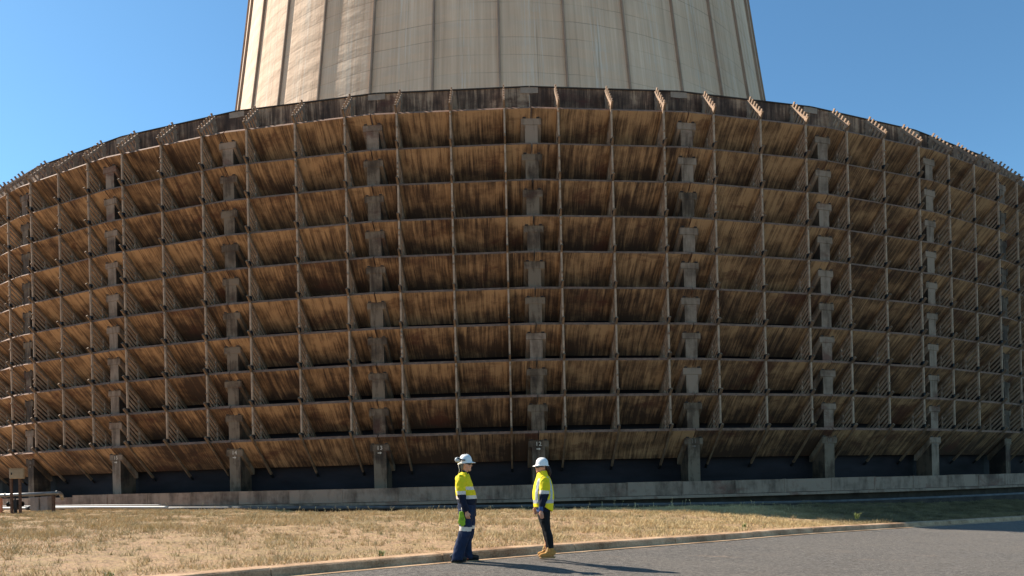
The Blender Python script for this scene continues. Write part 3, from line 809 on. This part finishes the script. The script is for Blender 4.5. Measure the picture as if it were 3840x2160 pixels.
sweep(bm, [(mx_(345), -.09, mz(780), .085, .085), (mx_(330), -.10, mz(980), .06, .06), (mx_(245), -.12, mz(1290), .045, .045), (mx_(240), -.12, mz(1335), .04, .04)], 12)
sweep(bm, [(mx_(360), .09, mz(780), .08, .08), (mx_(368), .09, mz(980), .05, .05), (mx_(345), .11, mz(1290), .045, .045), (mx_(345), .11, mz(1335), .04, .04)], 12)
body = remesh(bm, .0055, 3); man = part('person', body, [M['skin']], None)
man.location = MO
tag(man, 'man in yellow and navy work shirt and navy trousers, earmuffs on his white hard hat', 'person')
# shirt
ARM_M = {s: [(mx_(285), s*.155, mz(405)), (mx_(292), s*.215, mz(450)), (mx_(300), s*.255, mz(590)), (mx_(350), s*.25, mz(778))] for s in (-1, 1)}
bm = bmesh.new()
rings(bm, mx_, mz, [(715, 258, 448, .178), (700, 249, 455, .190), (645, 238, 460, .200), (600, 231, 452, .205), (520, 227, 430, .212), (450, 229, 408, .218), (410, 238, 395, .205), (385, 254, 388, .150), (362, 272, 378, .105), (345, 284, 372, .082)], seg=28)
for s in (-1, 1):
    A = ARM_M[s]
    sweep(bm, [(*A[0], .080, .075), (*A[1], .083, .066), (mx_(294), s*.24, mz(520), .075, .060), (*A[2], .066, .056), (mx_(318), s*.258, mz(670), .058, .052), (*A[3], .049, .044)], 16)
def cls(p, nn):
    y = 1350-p.z*663; x = p.x*663+330
    for s in (-1, 1):
        A = ARM_M[s]
        if min(segd(p, A[1], A[2]), segd(p, A[2], A[3])) < .088 and abs(p.y) > .2-.0 and x < 395 and (abs(p.y) > .222 or y > 480):
            if y > 595: return 1
            if y > 556: return 2
            return 0
    if y > 645: return 1
    if y > 606 or 508 < y < 544: return 2
    return 0
def shirt_disp(p):
    y = 1350-p.z*663
    return folds(.015, 8, (1, 1, .55), 3)(p)
shirt = part('shirt', remesh(bm, .0065, 3, shirt_disp), [M['hiv'], M['navy'], M['tape']], man, cls)
bm = bmesh.new()   # collar
rings(bm, mx_, mz, [(392, 292, 386, .098), (368, 280, 378, .090), (345, 281, 372, .076), (322, 284, 352, .068)], seg=24)
part('collar', remesh(bm, .0065, 2), [M['navy']], man)
bm = bmesh.new(); box(bm, (mx_(357), -.172, mz(466)), (mx_(372), -.155, mz(461))); 
for f in bm.faces: pass
box(bm, (mx_(356), -.185, mz(500)), (mx_(384), -.150, mz(498)))
build('pocket_trim', bm, M['navy'], shirt)
bm = bmesh.new(); sweep(bm, [(mx_(388), -.012, mz(400), .004, .010), (mx_(412), -.012, mz(480), .004, .010), (mx_(440), -.012, mz(560), .004, .010), (mx_(459), -.012, mz(640), .004, .010)], 8)
build('placket', bm, M['hiv'], shirt)
# trousers
bm = bmesh.new()
rings(bm, mx_, mz, [(640, 262, 442, .17), (700, 250, 450, .185), (745, 249, 451, .188), (790, 254, 447, .185), (830, 262, 440, .17), (845, 290, 420, .12)], seg=24)
rings(bm, mx_, mz, [(760, 256, 425, .105, -.085), (800, 260, 422, .108, -.095), (880, 266, 412, .100, -.105), (960, 268, 402, .094, -.108), (1005, 262, 398, .092, -.11), (1060, 243, 385, .092, -.115), (1120, 222, 362, .090, -.12), (1185, 205, 335, .088, -.12), (1250, 188, 318, .090, -.125), (1300, 176, 310, .096, -.125), (1328, 172, 308, .096, -.125)], seg=20)
rings(bm, mx_, mz, [(760, 290, 449, .105, .085), (850, 310, 441, .10, .09), (960, 325, 430, .090, .095), (1028, 318, 424, .088, .10), (1090, 305, 404, .086, .10), (1120, 298, 388, .086, .105), (1185, 290, 384, .086, .11), (1250, 286, 390, .090, .11), (1300, 282, 400, .096, .11), (1328, 280, 402, .096, .11)], seg=20)
def cls(p, nn):
    y = 1350-p.z*663; x = p.x*663+330
    if p.y < 0: return 1 if 955+(x-330)*.10 < y < 1003+(x-330)*.10 else 0
    return 1 if 950 < y < 985 else 0
tr = part('trousers', remesh(bm, .0065, 3, folds(.015, 6.5, (1, 1, .7), 8)), [M['denim'], M['tape']], man, cls)
bm = bmesh.new(); box(bm, (mx_(405), .155, mz(850)), (mx_(448), .20, mz(740))); box(bm, (mx_(330), -.205, mz(850)), (mx_(395), -.190, mz(770)))
bmesh.ops.bevel(bm, geom=bm.edges[:], offset=.006, segments=2, affect='EDGES'); build('cargo_pocket', bm, M['denim'], tr)
def shoe(parent, x_heel, x_toe, y, z0, mats, hgt, dirn, z_top=None, shaft=None, lace=None):
    L = abs(x_toe-x_heel); sg = 1 if x_toe > x_heel else -1
    bm = bmesh.new(); pts = []
    for q, h, w in ((0., .045, .026), (.06, .058, .034), (.25, .062, .037), (.45, .052, .038), (.62, .040, .044), (.80, .036, .047), (.93, .032, .040), (1., .018, .024)):
        pts.append((x_heel+sg*L*q, y, z0+.022+h*hgt, h*hgt, w))
    sweep(bm, pts, 16, (0, 1, 0), power=2.4)
    if shaft:
        sweep(bm, [(shaft[0], y, z0+.05, shaft[2]*1.05, .042), (shaft[0], y, z0+.12, shaft[2], .046), (shaft[1], y, z_top, shaft[2]*1.02, .048), (shaft[1], y, z_top+.012, shaft[2]*.98, .046)], 16)
        sweep(bm, [(shaft[0]+sg*shaft[2]*.7, y, z0+.10, .022, .020), (shaft[1]+sg*shaft[2]*.95, y, z_top+.02, .016, .026)], 10)
    o = part('boot', remesh(bm, .006, 2), [mats[0]], parent)
    bm = bmesh.new(); pts = []
    for q, w in ((0., .024), (.05, .036), (.3, .038), (.5, .037), (.75, .050), (.92, .043), (1.01, .022)): pts.append((x_heel+sg*(L*q-.004), y, z0+.016, .017, w))
    sweep(bm, pts, 16, (0, 1, 0), power=3.); build('sole', bm, mats[1], o, True)
    if lace:
        bm = bmesh.new()
        for i in range(6):
            q = i/5; x = lerp(x_heel+sg*L*.66, shaft[1]+sg*shaft[2]*1.12, q**.7); z = lerp(z0+.09, z_top+.005, q)
            sweep(bm, [(x, y-.034, z-.006, .0045, .0045), (x+sg*.010, y, z+.008, .005, .005), (x, y+.034, z-.006, .0045, .0045)], 6, (1, 0, 0))
        for s in (-1, 1): sweep(bm, [(shaft[1]+sg*.055, y+s*.01, z_top-.03, .004, .004), (shaft[1]+sg*.085, y+s*.035, z_top-.05, .005, .005), (shaft[1]+sg*.07, y+s*.04, z_top-.085, .004, .004)], 6, (0, 0, 1))
        build('laces', bm, M['lace'], o)
    return o
shoe(man, mx_(168), mx_(338), -.125, .0, (M['leather'], M['rubber']), 1.0, 1)
shoe(man, mx_(292), mx_(470), .115, .0, (M['leather'], M['rubber']), 1.0, 1)
# hair
bm = bmesh.new()
rings(bm, mx_, mz, [(318, 297, 318, .048), (300, 291, 330, .066), (280, 286, 338, .074), (255, 282, 346, .079), (235, 282, 352, .081), (210, 286, 350, .080)], seg=20)
part('hair', remesh(bm, .005, 2), [M['grey_hair']], man)
def helmet(parent, cx, cz, length, width, height, sg, tilt):
    """hard hat with brim in front (sg = +1 facing +x)"""
    bm = bmesh.new(); nU, nV = 36, 10; rows = []
    for i in range(nV+1):
        ph = (i/nV)*math.pi/2; rr = math.cos(ph)**.80; zz_ = math.sin(ph)**.95*height; row = []
        for k in range(nU):
            t = 2*math.pi*k/nU; a = length/2*rr; bq = width/2*rr
            ridge = 0
            yv = bq*math.sin(t)
            if abs(yv) < width*.13 and i > 2: ridge = .010*math.cos(abs(yv)/(width*.13)*math.pi/2)
            row.append(bm.verts.new((a*math.cos(t), yv, zz_+ridge)) if i < nV else None)
        if i == nV:
            top = bm.verts.new((0, 0, height+.010))
            for k in range(nU): bm.faces.new((rows[-1][k], rows[-1][(k+1) % nU], top))
        else:
            if rows:
                for k in range(nU): bm.faces.new((rows[-1][k], rows[-1][(k+1) % nU], row[(k+1) % nU], row[k]))
            rows.append(row)
    rim = []                                  # brim ring
    for layer, dz in ((0, 0), (1, -.006)):
        rg = []
        for k in range(nU):
            t = 2*math.pi*k/nU; c = math.cos(t); f = .010+.048*max(0, c)**1.6+.006*max(0, -c)
            rg.append(bm.verts.new(((length/2+f)*c, (width/2+f*.6)*math.sin(t), dz-.012-.010*max(0, c)**2)))
        rim.append(rg)
    inner = [bm.verts.new((v.co.x*.96, v.co.y*.96, -.014)) for v in rows[0]]
    for A, B in ((rows[0], rim[0]), (rim[0], rim[1]), (rim[1], inner)):
        for k in range(nU): bm.faces.new((A[k], A[(k+1) % nU], B[(k+1) % nU], B[k]))
    inner2 = [bm.verts.new((v.co.x*.8, v.co.y*.8, height*.55)) for v in inner]
    for k in range(nU): bm.faces.new((inner[k], inner[(k+1) % nU], inner2[(k+1) % nU], inner2[k]))
    bm.faces.new(inner2)
    mt = Matrix.Translation((cx, 0, cz)) @ Matrix.Rotation(-tilt, 4, 'Y') @ Matrix.Diagonal((sg, 1, 1, 1))
    bm.transform(mt); o = build('hard_hat', bm, [M['helmet']], parent, True)
    return o, mt
hat, mt = helmet(man, mx_(350), mz(232), .222, .195, .135, 1, math.radians(5))
bm = bmesh.new()    # crest slot on the crown
sweep(bm, [(-.075, -.018, .104, .003, .004), (-.03, -.018, .136, .003, .004), (.02, -.018, .141, .003, .004)], 6); bm.transform(mt); build('vent_slot', bm, M['rubber'], hat)
for s in (-1, 1):
    bm = bmesh.new(); ball(bm, (mx_(262), s*.100, mz(203)), (.048, .032, .046), 18); cup = build('earmuff', bm, M['cup'], hat, True)
    bm = bmesh.new(); ball(bm, (mx_(270), s*.080, mz(206)), (.047, .018, .047), 18)
    sweep(bm, [(mx_(258), s*.132, mz(178), .007, .009), (mx_(290), s*.128, mz(196), .009, .011), (mx_(320), s*.118, mz(207), .012, .011), (mx_(348), s*.110, mz(208), .022, .011)], 8, (0, 0, 1)); build('ear_cushion_arm', bm, M['rubber'], cup, True)
bm = bmesh.new(); sweep(bm, [(mx_(268), -.02, mz(250), .018, .055), (mx_(284), -.01, mz(246), .016, .075), (mx_(302), 0, mz(243), .010, .080)], 10, (0, 1, 0))
sweep(bm, [(mx_(268), -.03, mz(252), .006, .02), (mx_(272), -.03, mz(290), .005, .02), (mx_(278), -.03, mz(318), .005, .02), (mx_(270), -.03, mz(350), .005, .02)], 8); build('sweat_flap', bm, M['white_cloth'], hat, True)
bm = bmesh.new()
for s in (-1, 1):
    sweep(bm, [(mx_(412), s*.010, mz(250), .005, .011), (mx_(410), s*.038, mz(250), .006, .018), (mx_(397), s*.070, mz(249), .006, .018), (mx_(378), s*.082, mz(246), .004, .011), (mx_(350), s*.087, mz(247), .003, .006)], 8, (0, 0, 1))
build('sunglasses', bm, M['lens'], man, True)
# lime glove clipped to the man's hip
bm = bmesh.new(); gx = lambda x: mx_(x)
sweep(bm, [(gx(296), 0, mz(783), .036, .018), (gx(297), 0, mz(800), .038, .020), (gx(297), 0, mz(812), .036, .018), (gx(300), 0, mz(835), .048, .022), (gx(303), 0, mz(875), .056, .022), (gx(304), 0, mz(895), .052, .020)], 16)
for (xa, xb, l, ox) in ((283, 274, 930, 0), (296, 294, 944, 0), (309, 314, 946, 0), (321, 331, 932, 0)):
    sweep(bm, [(gx(xa), 0, mz(880), .015, .015), (gx((xa+xb)/2), -.004, mz(lerp(880, l, .5)), .0145, .014), (gx(xb), .002, mz(l), .012, .012)], 10)
sweep(bm, [(gx(280), .0, mz(850), .016, .014), (gx(268), .003, mz(885), .014, .013), (gx(263), .005, mz(912), .012, .011)], 10)
def cls(p, nn):
    if p.y < 0 and abs(p.x-gx(304)) < .030 and mz(880) < p.z < mz(848) and (int((p.z+p.x*.4)*260) % 3 == 0): return 1
    return 0
glv = part('work_glove', remesh(bm, .005, 2, folds(.004, 25)), [M['glove'], M['rubber']], None, cls); glv.location = (MO[0], MO[1]-.225, MO[2])
tag(glv, 'lime green work glove hanging fingers down from the hip of the man in navy trousers', 'glove')
bm = bmesh.new(); sweep(bm, [(mx_(298), -.20, mz(740), .005, .005), (mx_(300), -.215, mz(765), .006, .006), (mx_(298), -.222, mz(786), .009, .009)], 8, (1, 0, 0)); build('glove_clip', bm, M['white_cloth'], man, True)

# ---- the woman, facing left
wx = lambda x: (x-1215)/649; wz = lambda y: (1315-y)/649
WO = (.582, 12.52, .0)
bm = bmesh.new()
rings(bm, wx, wz, [(440, 1172, 1275, .09), (400, 1182, 1262, .058), (350, 1182, 1252, .053), (325, 1178, 1255, .053)])
rings(bm, wx, wz, [(350, 1150, 1180, .018), (343, 1148, 1205, .036), (333, 1147, 1232, .050), (318, 1148, 1252, .060), (300, 1146, 1260, .066), (283, 1145, 1266, .069), (262, 1146, 1270, .072), (240, 1150, 1270, .073), (218, 1158, 1266, .070), (200, 1175, 1252, .055)], seg=24)
sweep(bm, [(wx(1147), 0, wz(270), .007, .008), (wx(1140), 0, wz(284), .009, .011), (wx(1137), 0, wz(292), .010, .014), (wx(1144), 0, wz(299), .009, .013)], 10)
ball(bm, (wx(1147), 0, wz(311)), (.010, .026, .006)); ball(bm, (wx(1148), 0, wz(322)), (.010, .023, .006)); ball(bm, (wx(1152), 0, wz(341)), (.013, .018, .012))
for s in (-1, 1):
    ball(bm, (wx(1236), s*.070, wz(298)), (.016, .009, .026)); ball(bm, (wx(1166), s*.042, wz(303)), (.022, .022, .021))
rings(bm, wx, wz, [(800, 1155, 1280, .14), (700, 1140, 1290, .15), (600, 1135, 1300, .16), (480, 1140, 1295, .165), (430, 1160, 1285, .14), (410, 1180, 1270, .10)])
WA = {-1: [(wx(1232), -.15, wz(425)), (wx(1232), -.195, wz(470)), (wx(1222), -.235, wz(590)), (wx(1188), -.235, wz(750))],
      1: [(wx(1225), .15, wz(425)), (wx(1220), .195, wz(470)), (wx(1185), .235, wz(590)), (wx(1133), .20, wz(715))]}
for s in (-1, 1):
    A = WA[s]; sweep(bm, [(*A[0], .045, .045), (*A[1], .045, .045), (*A[2], .038, .036), (*A[3], .024, .022)], 12)
hand(bm, (wx(1184), -.235, wz(778)), (.10, 0, -1), (-1, .2, 0), (.25, 1, 0), .90, .28)
hand(bm, (wx(1131), .20, wz(738)), (.0, 0, -1), (-1, -.2, 0), (.2, -1, 0), .90, .25)
sweep(bm, [(wx(1222), -.08, wz(800), .075, .075), (wx(1250), -.09, wz(1000), .05, .05), (wx(1288), -.10, wz(1200), .035, .035), (wx(1290), -.10, wz(1290), .035, .035)], 12)
sweep(bm, [(wx(1212), .08, wz(800), .075, .075), (wx(1232), .10, wz(1000), .05, .05), (wx(1256), .17, wz(1180), .035, .035), (wx(1258), .17, wz(1285), .035, .035)], 12)
wom = part('person', remesh(bm, .0055, 3), [M['skin']], None); wom.location = WO
tag(wom, 'woman in bright yellow safety vest, black trousers, tan boots and white hard hat, facing left', 'person')
bm = bmesh.new()      # leggings
rings(bm, wx, wz, [(730, 1150, 1285, .135), (790, 1146, 1293, .155), (825, 1150, 1291, .15), (850, 1180, 1275, .10)], seg=24)
rings(bm, wx, wz, [(780, 1152, 1291, .088, -.072), (850, 1160, 1288, .088, -.078), (900, 1174, 1285, .082, -.085), (990, 1208, 1291, .064, -.095), (1010, 1214, 1295, .062, -.095), (1050, 1222, 1308, .062, -.10), (1100, 1231, 1316, .060, -.10), (1150, 1244, 1318, .052, -.10), (1205, 1258, 1317, .045, -.10)], seg=20)
rings(bm, wx, wz, [(780, 1146, 1285, .088, .072), (850, 1153, 1280, .088, .078), (900, 1167, 1270, .082, .085), (990, 1195, 1264, .062, .10), (1010, 1200, 1265, .062, .11), (1050, 1208, 1272, .062, .12), (1100, 1220, 1280, .056, .14), (1150, 1232, 1282, .048, .16), (1190, 1236, 1282, .047, .17), (1222, 1238, 1284, .046, .18)], seg=20)
part('trousers', remesh(bm, .006, 3, folds(.005, 12, (1, 1, .7), 2)), [M['black_cloth']], wom)
bm = bmesh.new()      # shirt sleeves and tail
for s in (-1, 1):
    A = WA[s]
    sweep(bm, [(*A[0], .086, .062), (A[1][0], A[1][1], A[1][2], .090, .056), (*(Vector(A[1]).lerp(Vector(A[2]), .7)), .083, .054), (*A[2], .080, .054), (*(Vector(A[2]).lerp(Vector(A[3]), .5)), .064, .048), (*A[3], .046, .038), (*(Vector(A[3])+(Vector(A[3])-Vector(A[2])).normalized()*.035), .042, .036)], 16)
rings(bm, wx, wz, [(440, 1150, 1290, .15), (600, 1120, 1315, .165), (700, 1122, 1310, .165), (750, 1137, 1297, .166), (788, 1140, 1296, .166)], seg=24)
def cls(p, nn):
    y = 1315-p.z*649; x = p.x*649+1215
    if y > 728: return 3 if (p.x < wx(1205)) else 1
    if y > 589: return 1
    if 549+(x-1220)*.10 < y and abs(p.y) > .16: return 2
    return 0
part('work_shirt', remesh(bm, .006, 3, folds(.011, 10, (1, 1, .6), 5)), [M['hiv'], M['navy'], M['tape'], M['blue_shirt']], wom, cls)
bm = bmesh.new()      # vest
rings(bm, wx, wz, [(735, 1108, 1324, .192), (690, 1103, 1332, .197), (640, 1100, 1338, .200), (570, 1101, 1337, .200), (500, 1112, 1327, .195), (450, 1127, 1314, .188), (425, 1138, 1305, .178), (402, 1148, 1294, .150), (385, 1153, 1284, .115), (365, 1156, 1276, .092), (345, 1157, 1268, .080), (328, 1162, 1262, .074)], seg=32)
me = remesh(bm, .0065, 3, folds(.012, 7, (1, 1, .6), 9))
tmp = bmesh.new(); tmp.from_mesh(me)           # pull the back hem down into a tail, dip the collar front
for v in tmp.verts:
    y = 1315-v.co.z*649; x = v.co.x*649+1215
    if y > 690:
        k = (y-690)/45; v.co.z -= (50/649)*k*float(sstep(1215, 1320, x))
    if y < 360 and x < 1215: v.co.z -= .034*float(sstep(1225, 1160, x))*float(sstep(372, 335, y))
tmp.to_mesh(me); tmp.free()
def cls(p, nn):
    y = 1315-p.z*649; x = p.x*649+1215; a = abs(p.y)
    if 655 < y < 695 : return 1
    if x < 1185 and .128 < a < .176 and 415 < y < 670: return 1
    if x > 1262 and .085+.00016*(y-420) < a < .128+.00016*(y-420) and 385 < y < 670: return 1
    # armhole edge seen from the side
    q = math.hypot((x-1232)/72, (y-500)/110)
    if a > .13 and y > 392 and .97 < q < 1.05 and y < 560: return 2
    return 0
part('safety_vest', me, [M['hiv2'], M['tape2'], M['black_cloth']], wom, cls)
bm = bmesh.new(); sweep(bm, [(wx(1160), 0, wz(405), .003, .006), (wx(1140), 0, wz(425), .003, .006), (wx(1110), 0, wz(500), .003, .006), (wx(1099), 0, wz(600), .003, .006), (wx(1104), 0, wz(730), .003, .006)], 6)
build('zip', bm, M['rubber'], wom)
bz = 1315-.0*649
shoe(wom, wx(1332), wx(1158), -.10, .0, (M['tan_boot'], M['tan_sole']), 1.05, -1, wz(1205), (wx(1292), wx(1290), .050), True)
shoe(wom, wx(1275), wx(1150), .19, .0, (M['tan_boot'], M['tan_sole']), 1.0, -1, wz(1185), (wx(1262), wx(1260), .046), True)
helmet(wom, wx(1212), wz(262), .222, .190, .122, -1, math.radians(-1))
bm = bmesh.new()
rings(bm, wx, wz, [(335, 1258, 1280, .035), (315, 1246, 1285, .060), (295, 1242, 1284, .072), (282, 1240, 1280, .074), (272, 1242, 1276, .070)], seg=20)
sweep(bm, [(wx(1275), 0, wz(285), .03, .035), (wx(1293), -.005, wz(315), .034, .036), (wx(1299), -.01, wz(350), .028, .03), (wx(1296), -.01, wz(385), .018, .02), (wx(1290), -.01, wz(405), .008, .01)], 12)
part('hair', remesh(bm, .005, 2, folds(.004, 30, (1, 1, .3))), [M['dark_hair']], wom)
bm = bmesh.new()
for s in (-1, 1):
    sweep(bm, [(wx(1138), s*.009, wz(284), .005, .011), (wx(1142), s*.036, wz(285), .006, .017), (wx(1155), s*.064, wz(284), .006, .017), (wx(1178), s*.076, wz(281), .004, .011), (wx(1228), s*.079, wz(282), .003, .007)], 8, (0, 0, 1))
build('sunglasses', bm, M['lens'], wom, True)
bm = bmesh.new(); bmesh.ops.create_circle(bm, segments=8, radius=.001)
bm.clear(); sweep(bm, [(wx(1176), -.252, wz(808), .004, .004), (wx(1181), -.256, wz(808), .004, .004)], 8, (0, 0, 1)); build('ring', bm, M['metal'], wom)

# ------------------------------------------------------------------ light, sky, camera
AZ = math.radians(63); EL = math.radians(39.5)
sd = Vector((-math.sin(AZ)*math.cos(EL), math.cos(AZ)*math.cos(EL), math.sin(EL)))
L = bpy.data.lights.new('sun', 'SUN'); L.energy = 5.0; L.angle = math.radians(.5); L.color = (1., .93, .82)
so = bpy.data.objects.new('sun', L); COL.objects.link(so); so.rotation_euler = sd.to_track_quat('Z', 'Y').to_euler(); so.location = (-30, 10, 60)
w = bpy.data.worlds.new('World'); S.world = w; w.use_nodes = True; nt = w.node_tree; nt.nodes.clear()
sk = nt.nodes.new('ShaderNodeTexSky'); sk.sky_type = 'NISHITA'; sk.sun_disc = False
sk.sun_elevation = EL; sk.sun_rotation = -AZ; sk.altitude = 900; sk.air_density = 1.0; sk.dust_density = .3; sk.ozone_density = .6
bg = nt.nodes.new('ShaderNodeBackground'); bg.inputs[1].default_value = .083
wo = nt.nodes.new('ShaderNodeOutputWorld'); tm = nt.nodes.new('ShaderNodeMix'); tm.data_type = 'RGBA'; tm.blend_type = 'MULTIPLY'; tm.inputs[0].default_value = 1; tm.inputs[7].default_value = (.66, 1.0, 1.11, 1)
nt.links.new(sk.outputs[0], tm.inputs[6]); nt.links.new(tm.outputs[2], bg.inputs[0]); nt.links.new(bg.outputs[0], wo.inputs[0])
cd = bpy.data.cameras.new('camera'); cam = bpy.data.objects.new('camera', cd); COL.objects.link(cam)
cd.sensor_width = 36; cd.lens = 2690.35/3840*36; cd.shift_y = 735.5/3840; cd.clip_end = 6000; cd.clip_start = .1
rl = .0231; right = Vector((math.cos(rl), -.0037, -math.sin(rl))).normalized(); fw = Vector((.0037, 1, 0)).normalized()
up = right.cross(fw).normalized(); right = fw.cross(up).normalized()
mxc = Matrix.Identity(4)
for i, ax in enumerate((right, up, -fw)):
    for j in range(3): mxc[j][i] = ax[j]
mxc.translation = (0, 0, CAMZ); cam.matrix_world = mxc
S.camera = cam
S.view_settings.view_transform = 'Standard'; S.view_settings.look = 'None'; S.view_settings.gamma = 1; S.view_settings.exposure = 1.0
S.render.engine = 'CYCLES'; S.cycles.max_bounces = 6
